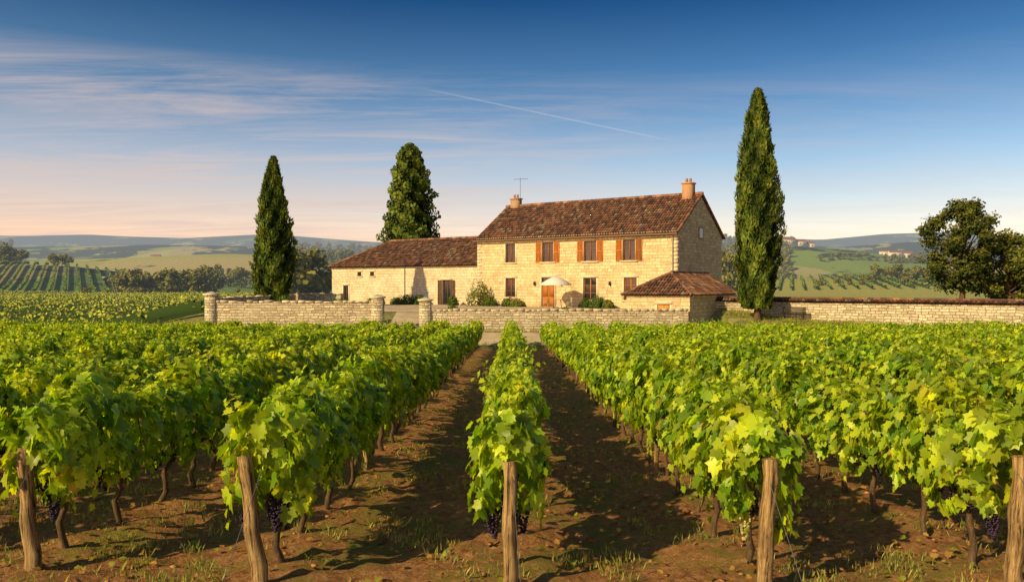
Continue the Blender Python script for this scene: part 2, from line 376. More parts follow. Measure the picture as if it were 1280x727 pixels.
# ------------------------------------------------------------ soil litter
b=B()
for k in range(6500):
    y=4+30*random.random()**1.5; x=random.uniform(-1,1)*(4+y*.6)
    s=.006+.030*random.random()**4
    V=IV*(1+.4*rng.standard_normal((len(IV),1))*.6)*np.array([s*1.3,s,s*.6])
    z=h1(x,y)+.05*math.cos(x/rs*2*math.pi)+.008
    c=np.array([.44,.20,.08])*(.35+.8*random.random())
    b.add(V+np.array([x,y,z]),IF,c)
obj('soil_clods',b.mesh('soil_clods',[M_rock],False))
b=B(); n_=6500; y=4+36*rng.random(n_)**1.4; x=(rng.random(n_)*2-1)*(4+y*.6)
P=np.column_stack([x,y,H(x,y)+.05*np.cos(x/rs*2*np.pi)+.045])
c=np.array([.66,.38,.10])*(.25+.9*rng.random((n_,1))); gg=rng.random(n_)<.3; c[gg]=np.array([.34,.38,.05])
add_leaves(b,P,np.column_stack([.4*rng.standard_normal((n_,2)),np.ones(n_)]),rng.standard_normal((n_,3)),.03+.05*rng.random(n_),c)
obj('fallen_leaves',b.mesh('fallen_leaves',[M_vine]))
def tufts(name,pts,hmin,hmax,blades,mat=M_fol):
    b=B(); 
    for (x,y) in pts:
        z=h1(x,y)+.02; m_=blades; a=rng.random(m_)*6.28; h=hmin+(hmax-hmin)*rng.random(m_); l=.7*h*rng.random(m_)
        p=np.column_stack([x+.06*rng.standard_normal(m_),y+.06*rng.standard_normal(m_),np.full(m_,z)])
        d=np.column_stack([np.cos(a),np.sin(a),0*a]); q=np.column_stack([-np.sin(a),np.cos(a),0*a])*.006
        V=np.stack([p-q,p+q,p+d*l[:,None]*.4+np.array([0,0,1])*h[:,None]*.6+q*.6,p+d*l[:,None]+np.array([0,0,1])*h[:,None]],1).reshape(-1,3)
        F=np.concatenate([np.array([[0,1,2],[0,2,3]])+4*i for i in range(m_)])
        t=rng.random((m_,1)); cc=np.repeat((np.array([.24,.32,.05])*(1-t)+np.array([.55,.44,.13])*t)*(.5+.8*rng.random((m_,1))),2,0); b.add(V,F,cc)
    obj(name,b.mesh(name,[mat]))
pts=[]
for k in range(9000):
    y=4.5+36*random.random()**1.1; x=random.uniform(-1,1)*(4+y*.5)
    if fn(x,y,1.9)>.12 or (x<-3.2 and y<10 and random.random()<.8) : pts.append((x,y))
tufts('weed_grass',pts,.02,.10,13)
pts=[(random.uniform(-34,30),random.choice((random.uniform(51.6,53),random.uniform(56.2,56.9)))) for k in range(1400)]
pts+=[(x,wally(x)-random.uniform(.3,3.6)) for x in [random.uniform(16,36) for k in range(1200)]]
tufts('verge_grass',pts,.12,.32,8)

# ------------------------------------------------------------ trees
ST=np.array([(-.16,0,0),(.16,0,0),(.22,.5,.05),(0,1.1,.0),(-.22,.5,.05)]); SF=np.array([(0,1,2,3,4)])
LQ=np.array([(0,0,0),(.42,.3,.06),(.3,.75,.0),(0,1,-.1),(-.34,.7,.02),(-.4,.25,.06)]); LQF=np.array([(0,1,2,3,4,5)])
def cypress(name,x,y,h,r,seed,tmax=.33,n=26000,broad=False,pw=.72,low=.5):
    rg=np.random.default_rng(seed); z0=h1(x,y); e=empty(name,(x,y,z0))
    b=B(); b.tube([(0,0,-.3),(.03,0,h*.1),(0,.05,h*.5),(0,0,h*.9)],[.28,.22,.14,.02],9,(.1,.07,.04),0); obj('trunk',b.mesh('trunk',[M_bark]),e)
    def prof(t):
        t=np.clip(t,0,1)
        lo=np.clip((t/tmax),0,1); up=np.clip((1-t)/(1-tmax),0,1)
        return np.where(t<tmax,(low+(1-low)*np.sin(lo*np.pi/2)),up**pw)
    t=rg.random(n)**1.02; a=rg.random(n)*2*np.pi
    zz=.05+.95*t
    fl=1+.17*np.sin(a*3+zz*9+seed)+.11*np.sin(a*7-zz*31+seed*2)+.10*np.sin(a*5+zz*57)*(1 if not broad else 2.2)
    inn=1-.55*rg.random(n)**2.2
    R=r*prof(t)*fl*inn+.03
    P=np.column_stack([R*np.cos(a),R*np.sin(a),h*zz*(.985)])
    o=np.column_stack([np.cos(a),np.sin(a),0*a])
    Tp=np.column_stack([.45*o[:,0]+.2*rg.standard_normal(n),.45*o[:,1]+.2*rg.standard_normal(n),np.ones(n)*(1 if not broad else .35)])
    Nn=o+.45*rg.standard_normal((n,3))
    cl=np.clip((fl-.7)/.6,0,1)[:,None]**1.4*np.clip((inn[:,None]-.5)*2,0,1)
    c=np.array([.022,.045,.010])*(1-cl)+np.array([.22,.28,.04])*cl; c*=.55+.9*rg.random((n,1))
    sz=(.17+.2*rg.random(n))*(1 if not broad else 1.35)
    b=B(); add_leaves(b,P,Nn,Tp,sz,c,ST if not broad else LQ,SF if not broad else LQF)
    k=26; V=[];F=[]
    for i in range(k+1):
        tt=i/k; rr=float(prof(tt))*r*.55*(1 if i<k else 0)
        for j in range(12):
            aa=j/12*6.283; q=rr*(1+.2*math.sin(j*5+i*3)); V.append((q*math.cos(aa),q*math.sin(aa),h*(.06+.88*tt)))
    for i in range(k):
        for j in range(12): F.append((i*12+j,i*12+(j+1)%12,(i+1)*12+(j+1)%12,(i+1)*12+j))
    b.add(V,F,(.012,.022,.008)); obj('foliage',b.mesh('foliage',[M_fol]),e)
cypress('cypress_tree',-21.0,70.5,13.3,1.62,3,.30,pw=.66,low=.7)
cypress('cypress_tree',18.1,59.0,17.1,1.50,5,.42,32000,pw=.56,low=.6)
cypress('poplar_tree',-13.6,107,20.9,3.2,8,.34,26000,True,pw=.45,low=.6)

def broad_tree(name,x,y,h,w,seed,n=15000,leaf=.3,cols=((.035,.06,.015),(.22,.21,.04)),cb=.22,mat=None,loc=None,nc=44):
    rg=np.random.default_rng(seed); z0=h1(x,y) if loc is None else loc; e=empty(name,(x,y,z0))
    b=B(); b.tube([(0,0,-.3),(.1,0,h*.15),(-.05,.1,h*.35),(0,0,h*.6)],[w*.045,w*.035,w*.028,w*.012],9,(.1,.07,.04),0)
    C=[];RR=[]
    for i in range(nc):
        t=cb+(1-cb)*(i+.5)/nc; a=i*2.4+rg.random()*.8; env=math.sin(math.pi*min(1,max(0,(t-cb*.55)/(1.04-cb*.55))))**.55*.5*w
        rr=env*(.35+.6*rg.random()); c=np.array([rr*math.cos(a),rr*math.sin(a),h*t*.93]); C.append(c); RR.append(w*(.08+.08*rg.random()))
        s=np.array([0,0,h*(.15+.35*t)]); mid=(s+c)/2+np.array([0,0,.04*h]); b.tube([tuple(s),tuple(mid),tuple(c)],[w*.013,w*.008,w*.003],5,(.1,.07,.04),0)
    obj('trunk_and_limbs',b.mesh('trunk',[M_bark]),e)
    C=np.array(C);RR=np.array(RR); ci=rg.integers(0,nc,n)
    d=norm(rg.standard_normal((n,3))); q=rg.random((n,1))**.45
    P=C[ci]+d*q*RR[ci][:,None]*np.array([1.15,1.15,.85])*(1+.25*np.sin(d[:,:1]*7+ci[:,None]))
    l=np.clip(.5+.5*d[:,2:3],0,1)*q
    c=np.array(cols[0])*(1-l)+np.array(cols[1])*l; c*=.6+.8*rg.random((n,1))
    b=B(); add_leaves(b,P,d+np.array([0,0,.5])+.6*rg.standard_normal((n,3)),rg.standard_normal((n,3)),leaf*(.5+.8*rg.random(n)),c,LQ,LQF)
    obj('foliage',b.mesh('foliage',[mat or M_fol]),e); return e
broad_tree('oak_tree',47.2,84,11.9,7.9,11,19000,.26,cb=.22,nc=40)
broad_tree('oak_tree',53.4,86,9.4,7.2,12,20000,.27,((.04,.065,.015),(.32,.30,.045)),cb=.10)

def shrub(name,x,y,r,hh,seed,cols=((.03,.06,.014),(.14,.20,.04)),n=1800,leaf=.11):
    rg=np.random.default_rng(seed); d=norm(rg.standard_normal((n,3))); d[:,2]=np.abs(d[:,2]); q=1-.4*rg.random((n,1))**2
    lump=1+.2*np.sin(d[:,:1]*6+seed)*np.cos(d[:,1:2]*7)
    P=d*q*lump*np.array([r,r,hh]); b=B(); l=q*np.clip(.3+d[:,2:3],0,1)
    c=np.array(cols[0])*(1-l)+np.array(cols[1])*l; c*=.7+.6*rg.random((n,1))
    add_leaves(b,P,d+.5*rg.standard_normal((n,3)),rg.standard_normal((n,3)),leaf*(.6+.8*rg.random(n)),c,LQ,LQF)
    obj(name,b.mesh(name,[M_fol]),None,(x,y,h1(x,y)))

def far_mesh(seed,n=600):
    rg=np.random.default_rng(seed); b=B(); b.tube([(0,0,-.1),(0,0,.3)],[.03,.02],5,(.06,.045,.03))
    nc=11; C=np.array([[ .3*(rg.random()-.5)*2*math.sin(math.pi*t**.8),.3*(rg.random()-.5)*2*math.sin(math.pi*t**.8),.15+.75*t] for t in rg.random(nc)])
    ci=rg.integers(0,nc,n); d=norm(rg.standard_normal((n,3))); q=rg.random((n,1))**.35
    P=C[ci]+d*q*.18; l=np.clip(.5+.5*d[:,2:3],0,1)
    c=np.array([.03,.05,.014])*(1-l)+np.array([.26,.24,.04])*l; c*=.6+.8*rg.random((n,1))
    add_leaves(b,P,d+.5*rg.standard_normal((n,3)),rg.standard_normal((n,3)),.055+.06*rg.random(n),c,LQ,LQF)
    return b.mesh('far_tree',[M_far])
FM=[far_mesh(40+i) for i in range(6)]
wood=empty('distant_trees')
def scat(px0,px1,d0,d1,n,h0,h1_,cl=0):
    for k in range(n):
        for tr in range(30):
            d=random.uniform(d0,d1); px=random.uniform(px0,px1); x=px*d/1000
            if not cl or fn(x,d,.02*600/d)>cl: break
        h=random.uniform(h0,h1_); w=h*random.uniform(.8,1.35)
        obj('tree_clump',random.choice(FM),wood,(x,d,h1(x,d)-.3),random.random()*6,(w,w,h))
scat(-500,-375,265,330,40,6,10.5); scat(-400,-180,420,560,90,7,12); scat(-292,-236,165,200,8,9,13)
scat(-640,-610,430,450,5,9,12); scat(-585,-545,420,440,5,6,8); scat(-700,-200,600,1000,220,9,14,.1)
scat(255,700,400,520,50,4,8,.3); scat(255,700,600,1000,230,9,14,.15); scat(255,700,1300,2000,260,14,22,.1)
scat(-700,-150,1300,2000,240,14,22,.1); scat(262,290,230,330,8,9,14); scat(430,540,330,380,18,5,8)
scat(380,520,300,330,10,3,5); scat(-560,-300,250,275,16,2,4)
for r_ in range(12):
    px=random.uniform(280,620); d=random.uniform(520,1200); dd=random.uniform(-.4,.4)
    for k in range(14):
        x=px*d/1000+k*9; yy=d+k*9*dd; h=random.uniform(5,10); obj('tree_clump',random.choice(FM),wood,(x,yy,h1(x,yy)-.3),random.random()*6,(h*1.2,h*1.2,h))

def field_rows(name,dirv,spacing,n,length,org,h=1.5,st=1.1,cols=((.15,.22,.025),(.60,.58,.06)),test=None,per=7,leaf=.26):
    dx,dy=dirv; l=math.hypot(dx,dy); dx/=l;dy/=l; nxv,nyv=-dy,dx; b=B(); m_=int(length/st)
    for i in range(n):
        j=rng.random()*3; s=np.arange(m_)*st+j; cx=org[0]+dx*s+nxv*spacing*i; cy=org[1]+dy*s+nyv*spacing*i
        ok=test(cx,cy); 
        if ok.sum()<3: continue
        cx=cx[ok];cy=cy[ok]; z=H(cx,cy); k=len(cx); V=[]
        prof=[(-.22,.35),(-.25,.8),(.25,.8),(.22,.35)]
        for (o,hh) in prof: V.append(np.column_stack([cx+nxv*o,cy+nyv*o,z+hh*h]))
        V=np.stack(V,1); idx=np.arange(k*4).reshape(k,4)
        F=np.stack([idx[:-1,:-1],idx[1:,:-1],idx[1:,1:],idx[:-1,1:]],-1)
        good=(np.hypot(np.diff(cx),np.diff(cy))<st*1.5); F=F[good].reshape(-1,4)
        if len(F): b.add(V.reshape(-1,3),F,(.04,.07,.012))
        m2=k*per; q=rng.integers(0,k,m2); u=(rng.random(m2)-.5)*st*1.1; w=.34*(rng.random(m2)*2-1); hz=.3+.75*rng.random(m2)**.6
        P=np.column_stack([cx[q]+dx*u+nxv*w,cy[q]+dy*u+nyv*w,z[q]+h*hz*(1+.12*np.sin(q*1.3+i))])
        Nn=np.column_stack([nxv*w*3,nyv*w*3,.5+.5*rng.random(m2)])+.5*rng.standard_normal((m2,3))
        t=np.clip((hz-.4)/.65,0,1)[:,None]*(.4+.6*rng.random((m2,1))); c=np.array(cols[0])*(1-t)+np.array(cols[1])*t
        add_leaves(b,P,Nn,rng.standard_normal((m2,3)),leaf*(.6+.8*rng.random(m2)),c,LQ,LQF)
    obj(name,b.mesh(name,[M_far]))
field_rows('vineyard_field',(1,.12),2.7,80,230,(-235,32),test=lambda x,y:(x<-23.5-.25*(y-60))&(x>-.75*y-10)&(y<265)&(y>60))
field_rows('vineyard_field',(-.55,1),4.6,80,260,(-75,275),h=1.7,st=2.2,cols=((.07,.14,.02),(.28,.40,.045)),test=lambda x,y:(y>272)&(y<440)&(x>-.74*y)&(x<-.40*y+5),per=8,leaf=.5)
field_rows('vineyard_field',(.35,1),4.6,120,300,(520,150),h=1.7,st=2.0,cols=((.07,.14,.02),(.34,.42,.05)),test=lambda x,y:(y>150)&(y<420)&(x<.70*y)&(x>.24*y),per=7,leaf=.5)

# ------------------------------------------------------------ buildings
TH=math.radians(35); ROT=-TH; CU,SU=math.cos(TH),math.sin(TH)
A=(-3.3,76.7)
def loc2w(u,v): return (A[0]+u*CU+v*SU, A[1]-u*SU+v*CU)
def wall_front(b,u0,u1,z0,z1,yf,ops,mat=0,reveal=.22,flip=1):
    us=sorted({u0,u1,*[o[0] for o in ops],*[o[1] for o in ops]}); zs=sorted({z0,z1,*[o[2] for o in ops],*[o[3] for o in ops]})
    for i in range(len(us)-1):
        for j in range(len(zs)-1):
            cu=(us[i]+us[i+1])/2; cz=(zs[j]+zs[j+1])/2
            if any(o[0]<cu<o[1] and o[2]<cz<o[3] for o in ops): continue
            b.add([(us[i],yf,zs[j]),(us[i+1],yf,zs[j]),(us[i+1],yf,zs[j+1]),(us[i],yf,zs[j+1])],[(0,1,2,3)],mat=mat)
    for (a,c,d,e) in ops:
        y2=yf+reveal
        for q in ([(a,yf,d),(a,yf,e),(a,y2,e),(a,y2,d)],[(c,yf,e),(c,yf,d),(c,y2,d),(c,y2,e)],[(a,yf,e),(c,yf,e),(c,y2,e),(a,y2,e)],[(a,yf,d),(a,y2,d),(c,y2,d),(c,yf,d)]):
            b.add(q,[(0,1,2,3)],mat=mat)
WOOD=(.66,.21,.035); DKW=(.28,.105,.035)
def window(b,a,c,d,e,yf,col=DKW,rows=3,reveal=.22):
    y=yf+reveal-.08; f=.07
    b.box(a,a+f,y,y+.06,d,e,col,0); b.box(c-f,c,y,y+.06,d,e,col,0); b.box(a+f,c-f,y,y+.06,d,d+f,col,0); b.box(a+f,c-f,y,y+.06,e-f,e,col,0)
    m_=(a+c)/2; b.box(m_-.045,m_+.045,y-.003,y+.055,d+f,e-f,col,0)
    for k in range(1,rows):
        z=d+(e-d)*k/rows; b.box(a+f,m_-.045,y+.01,y+.045,z-.018,z+.018,col,0); b.box(m_+.045,c-f,y+.01,y+.045,z-.018,z+.018,col,0)
    b.add([(a,y+.04,d),(c,y+.04,d),(c,y+.04,e),(a,y+.04,e)],[(0,1,2,3)],mat=1)
def shutter(b,a,c,d,e,yf,col=WOOD):
    y0=yf-.075; y1=yf-.03; f=.07
    b.box(a,a+f,y0,y1,d,e,col,0); b.box(c-f,c,y0,y1,d,e,col,0); m_=(d+e)/2
    for z in (d,m_-f/2,e-f): b.box(a+f,c-f,y0,y1,z,z+f,col,0)
    z=d+f+.01
    while z<e-f-.03:
        b.box(a+f,c-f,y0+.018,y1-.004,z,z+.045,tuple(q*.8 for q in col),0); z+=.065
def surround(b,a,c,d,e,yf,sill=True,col=(.74,.60,.38)):
    w=.17; y0=yf-.028
    b.box(a-w,a,y0,yf+.02,d,e,col,0); b.box(c,c+w,y0,yf+.02,d,e,col,0); b.box(a-w-.03,c+w+.03,y0-.004,yf+.02,e,e+.24,col,0)
    if sill: b.box(a-w-.06,c+w+.06,yf-.09,yf+.1,d-.13,d,col,0)
TC=[(.25,.105,.055),(.19,.08,.045),(.13,.062,.04),(.30,.14,.07),(.22,.12,.07),(.10,.055,.04)]
def tile_roof(b,O,ud,vd,poly,tw=.25,tl=.42):
    O=np.array(O,float); ud=np.array(ud,float); vd=np.array(vd,float); ud/=np.linalg.norm(ud); vd/=np.linalg.norm(vd); nd=np.cross(ud,vd)
    P=np.array(poly,float); umin,umax=P[:,0].min(),P[:,0].max(); nc=int((umax-umin)/tw)
    b.add([O+ud*p[0]+vd*p[1]-nd*.03 for p in P],[tuple(range(len(P)))],(.08,.045,.03))
    V=[];F=[];C=[]
    for i in range(nc):
        uc=umin+(i+.5)*tw; vs=[]
        for k in range(len(P)):
            p,q=P[k],P[(k+1)%len(P)]
            if (p[0]-uc)*(q[0]-uc)<=0 and p[0]!=q[0]: vs.append(p[1]+(q[1]-p[1])*(uc-p[0])/(q[0]-p[0]))
        if len(vs)<2: continue
        v0,v1=min(vs),max(vs); v=v0; 
        while v<v1-.05:
            ve=min(v+tl,v1); ju=random.uniform(-.012,.012); n0=len(V)
            for (vv,lift) in ((v-.04,.035),(ve,.0)):
                for (du,hh) in ((-.5,-.02),(-.26,.07),(.0,.095),(.26,.07),(.5,-.02)):
                    V.append(O+ud*(uc+ju+du*tw)+vd*vv+nd*(hh*.9+lift))
            for k in range(4): F.append((n0+k,n0+k+1,n0+6+k,n0+5+k))
            F.append((n0,n0+1,n0+3,n0+4))
            c=np.array(random.choice(TC))*random.uniform(.8,1.2)
            if random.random()<.04: c=np.array([.34,.27,.16])
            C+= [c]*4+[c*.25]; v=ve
    b.add(V,F,np.array(C))
def caps(b,p0,p1,r=.15,col=(.2,.09,.05)):
    p0=Vector(p0);p1=Vector(p1); L=(p1-p0).length; n_=max(1,int(L/.42)); d=(p1-p0)/n_
    for i in range(n_):
        c=np.array(random.choice(TC))*random.uniform(.9,1.4); b.tube([p0+d*i,p0+d*(i+1.05)],[r*1.08,r*.92],8,c)
def chimney(b,u,v,z0,z1,w,dp,brick):
    b.box(u-w/2,u+w/2,v-dp/2,v+dp/2,z0,z1,brick,0); b.box(u-w/2-.07,u+w/2+.07,v-dp/2-.07,v+dp/2+.07,z1,z1+.13,tuple(q*1.1 for q in brick),0)
    for s in (-.2,.2): b.tube([(u+s*w,v,z1+.13),(u+s*w,v,z1+.5)],[.13,.10],10,(.36,.16,.08),0)

HOUSE=empty('stone_farmhouse',(A[0],A[1],0),ROT)
L,D,ZE,ZR=20.4,10.1,6.75,10.15; G=-.6
ops=[]
UP=[(3.3,4.4),(7.35,8.55),(11.7,12.95),(15.5,16.65)]
for a,c in UP: ops.append((a,c,4.45,6.2))
ops+= [(3.3,4.4,1.25,3.0),(7.3,8.7,.36,3.05),(11.65,12.95,1.05,3.0),(15.6,16.8,1.1,3.0)]
b=B(); wall_front(b,0,L,G,ZE,0,ops)
b.add([(L,0,G),(L,D,G),(L,D,ZE),(L,D/2,ZR-.05),(L,0,ZE)],[(0,1,2,3,4)])
b.add([(0,0,G),(0,0,ZE),(0,D/2,ZR-.05),(0,D,ZE),(0,D,G)],[(0,1,2,3,4)])
b.add([(L,D,G),(0,D,G),(0,D,ZE),(L,D,ZE)],[(0,1,2,3)])
obj('walls',b.mesh('walls',[M_house]),HOUSE)
b=B()
for o in ops: surround(b,*o,0,sill=(o[2]>.5))
k=0
z=G
while z<ZE-.3:
    w=.55 if k%2 else .34; b.box(L-w,L+.025,-.025,.34 if k%2 else .55,z,z+.30,(.76,.62,.40) if k%3 else (.62,.50,.32)); 
    b.box(-.025,w,-.025,.3,z,z+.30,(.72,.58,.37)); z+=.315; k+=1
b.box(-.06,L+.06,-.10,-.002,ZE-.22,ZE-.1,(.55,.38,.23)); b.box(-.06,L+.06,-.2,-.002,ZE-.1,ZE+.03,(.6,.42,.26))
b.box(L+.002,L+.04,D/2-.5,D/2+.5,6.3,7.4,(.42,.36,.27))
obj('stone_trim',b.mesh('trim',[M_trim]),HOUSE)
b=B()
for i,o in enumerate(ops): 
    if i==5:continue
    window(b,*o,0,col=(.46,.18,.045) if i in(7,6) else DKW)
for i,(a,c) in enumerate(UP[1:]):
    w=.6; shutter(b,a-w-.05,a-.05,4.42,6.22,0); shutter(b,c+.05,c+w+.05,4.42,6.22,0,WOOD if i<2 else (.48,.16,.035))
a,c,d,e=ops[5]; y=.12; b.box(a,c,y,y+.06,d,2.55,(.62,.25,.045)); 
for uu in (a+.08,(a+c)/2+.05):
    for (z0,z1) in ((d+.15,1.2),(1.3,2.4)): b.box(uu,uu+.55,y-.02,y,z0,z1,(.42,.15,.03))
b.box((a+c)/2-.02,(a+c)/2+.02,y-.025,y,d,2.55,(.28,.1,.025)); b.box(a,c,y-.02,y+.05,2.55,2.63,(.5,.18,.04))
b.add([(a,y+.03,2.63),(c,y+.03,2.63),(c,y+.03,e),(a,y+.03,e)],[(0,1,2,3)],mat=1)
b.add([(L+.045,D/2-.33,6.45),(L+.045,D/2+.33,6.45),(L+.045,D/2+.33,7.25),(L+.045,D/2-.33,7.25)],[(0,1,2,3)],mat=1)
for uu in (6.6,9.4,14.3): b.box(uu-.07,uu+.07,-.2,-.05,2.35,2.65,(.04,.04,.04)); b.box(uu-.02,uu+.02,-.12,-.002,2.65,2.7,(.04,.04,.04))
obj('windows_and_door',b.mesh('windows',[M_paint,M_glass]),HOUSE)
b=B(); ov=.4; pt=math.atan2(ZR-ZE,D/2); cs,sn=math.cos(pt),math.sin(pt); sl=(D/2)/cs+ov; 
O=(-.18,-ov*cs,ZE-ov*sn+.06); tile_roof(b,O,(1,0,0),(0,cs,sn),[(0,0),(L+.36,0),(L+.36,sl),(0,sl)])
tile_roof(b,(L+.18,D+ov*cs,ZE-ov*sn+.06),(-1,0,0),(0,-cs,sn),[(0,0),(L+.36,0),(L+.36,sl),(0,sl)])
caps(b,(-.18,D/2,ZR+.1),(L+.18,D/2,ZR+.1),.17)
caps(b,(L+.12,-ov*cs,ZE-ov*sn+.1),(L+.12,D/2,ZR+.08),.11); caps(b,(L+.12,D+ov*cs,ZE-ov*sn+.1),(L+.12,D/2,ZR+.08),.11)
obj('tiled_roof',b.mesh('roof',[M_tile]),HOUSE)
b=B(); chimney(b,1.0,D/2,ZR-1,ZR+.75,.9,.7,(.42,.26,.16)); chimney(b,L-1.0,D/2-.3,ZR-1,ZR+.95,.85,.85,(.50,.27,.14))
obj('chimneys',b.mesh('chim',[M_trim]),HOUSE)
b=B(); u=1.5; b.tube([(u,D/2,ZR),(u,D/2,ZR+2.9)],[.025,.02],5,(.1,.1,.1))
b.tube([(u-.6,D/2-.3,ZR+2.75),(u+.7,D/2+.3,ZR+2.8)],[.012,.012],4,(.1,.1,.1))
for k in range(6): q=-.5+k*.22; b.tube([(u+q-.12,D/2+.35+q*.4,ZR+2.77),(u+q+.12,D/2-.35+q*.4,ZR+2.77)],[.008,.008],4,(.1,.1,.1))
obj('tv_antenna',b.mesh('ant',[M_iron]),HOUSE)
b=B()
b.tube([(L-.35,-.12,G),(L-.35,-.12,ZE-.2)],[.045,.045],8,(.40,.32,.22)); b.tube([(-.2,-ov-.05,ZE-.22),(L+.2,-ov-.05,ZE-.22)],[.07,.07],8,(.22,.14,.08))
obj('gutter',b.mesh('gut',[M_paint]),HOUSE)

WING=empty('farmhouse_wing',(A[0],A[1],0),ROT)
WL,WD,WE,WR=20.5,10.,4.4,7.2; yf=.25
ops=[(-4.6,-3.5,.4,2.85),(-18.7,-17.9,.6,2.3),(-16.5,-15.9,3.3,3.75),(-14.6,-14.0,3.3,3.75)]
b=B(); wall_front(b,-WL,-.02,G,WE,yf,ops)
b.add([(-WL,yf,G),(-WL,yf,WE),(-WL,yf+WD,WE),(-WL,yf+WD,G)],[(0,1,2,3)]); b.add([(0,yf+WD,G),(-WL,yf+WD,G),(-WL,yf+WD,WE),(0,yf+WD,WE)],[(0,1,2,3)])
obj('walls',b.mesh('walls',[M_wing]),WING)
b=B(); 
for i,o in enumerate(ops):
    surround(b,*o,yf,sill=(i>0))
b.box(-WL-.05,-.02,yf-.14,yf-.002,WE-.14,WE+.02,(.55,.39,.24)); obj('stone_trim',b.mesh('trim',[M_trim]),WING)
b=B()
for i,o in enumerate(ops): window(b,*o,yf,col=(.10,.06,.035),rows=3 if i<2 else 1)
shutter(b,-5.15,-4.62,.42,2.85,yf,(.16,.09,.05)); shutter(b,-3.48,-2.95,.42,2.85,yf,(.16,.09,.05))
b.tube([(-9.6,yf-.08,G),(-9.6,yf-.08,WE)],[.04,.04],8,(.35,.28,.2))
obj('windows_and_shutters',b.mesh('win',[M_paint,M_glass]),WING)
b=B(); hp=4.2; rise=WR-WE; pt=math.atan2(rise,WD/2); cs,sn=math.cos(pt),math.sin(pt); sl=WD/2/cs; ov=.35
tile_roof(b,(-WL-ov,yf-ov*cs,WE-ov*sn+.05),(1,0,0),(0,cs,sn),[(0,0),(WL+ov,0),(WL+ov,sl+ov),(hp+ov,sl+ov)])
tile_roof(b,(0,yf+WD+ov*cs,WE-ov*sn+.05),(-1,0,0),(0,-cs,sn),[(0,0),(WL+ov,0),(WL-hp,sl+ov),(0,sl+ov)])
ph=math.atan2(rise,hp); lh=math.hypot(rise,hp)
tile_roof(b,(-WL-ov*math.cos(ph),yf+WD+ov,WE-ov*math.sin(ph)+.05),(0,-1,0),(math.cos(ph),0,math.sin(ph)),[(0,0),(WD+2*ov,0),(WD/2+ov,lh+ov)])
caps(b,(-WL+hp,yf+WD/2,WR+.1),(0,yf+WD/2,WR+.1),.16)
caps(b,(-WL-ov,yf-ov*cs,WE-ov*sn+.12),(-WL+hp,yf+WD/2,WR+.12),.13); caps(b,(-WL-ov,yf+WD+ov*cs,WE-ov*sn+.12),(-WL+hp,yf+WD/2,WR+.12),.13)
obj('tiled_roof',b.mesh('roof',[M_tile]),WING)

HUT=empty('stone_outbuilding',(12.9,58,-1.3),ROT)
hl,hd,he,hr=5.1,9.9,3.05,4.55; b=B(); ops=[(-2.55,-1.55,1.35,2.25)]
wall_front(b,-hl,0,-.3,he,0,ops)
b.add([(0,0,-.3),(0,hd,-.3),(0,hd,he),(0,0,he)],[(0,1,2,3)]); b.add([(-hl,0,-.3),(-hl,0,he),(-hl,hd,he),(-hl,hd,-.3)],[(0,1,2,3)]); b.add([(0,hd,-.3),(-hl,hd,-.3),(-hl,hd,he),(0,hd,he)],[(0,1,2,3)])
obj('walls',b.mesh('walls',[M_house]),HUT)
b=B(); surround(b,*ops[0],0); b.box(-hl-.03,.03,-.13,-.002,he-.12,he+.02,(.55,.39,.24)); obj('stone_trim',b.mesh('t',[M_trim]),HUT)
b=B(); b.box(-2.55,-1.55,.05,.1,1.35,2.25,(.62,.27,.05)); b.box(-2.07,-2.03,.03,.05,1.35,2.25,(.2,.09,.03)); obj('wooden_hatch',b.mesh('h',[M_paint]),HUT)
b=B(); ov=.3; hw=hl/2; hp=2.5; ph=math.atan2(hr-he,hp); lh=math.hypot(hr-he,hp); ps=math.atan2(hr-he,hw); ls=math.hypot(hr-he,hw)
tile_roof(b,(-hl-ov,-ov*math.cos(ph),he-ov*math.sin(ph)+.05),(1,0,0),(0,math.cos(ph),math.sin(ph)),[(0,0),(hl+2*ov,0),(hw+ov,lh+ov)])
tile_roof(b,(ov*math.cos(ps),-ov,he-ov*math.sin(ps)+.05),(0,1,0),(-math.cos(ps),0,math.sin(ps)),[(0,0),(hd+ov+.2,0),(hd+ov+.2,ls+ov),(hp+ov,ls+ov)])
tile_roof(b,(-hl-ov*math.cos(ps),hd+.2,he-ov*math.sin(ps)+.05),(0,-1,0),(math.cos(ps),0,math.sin(ps)),[(0,0),(hd+ov+.2,0),(hd+.2-hp,ls+ov),(0,ls+ov)])
caps(b,(-hw,hp,hr+.08),(-hw,hd+.2,hr+.08),.14); caps(b,(ov,-ov,he-.1),(-hw,hp,hr+.1),.12); caps(b,(-hl-ov,-ov,he-.1),(-hw,hp,hr+.1),.12)
obj('tiled_roof',b.mesh('r',[M_tile]),HUT)

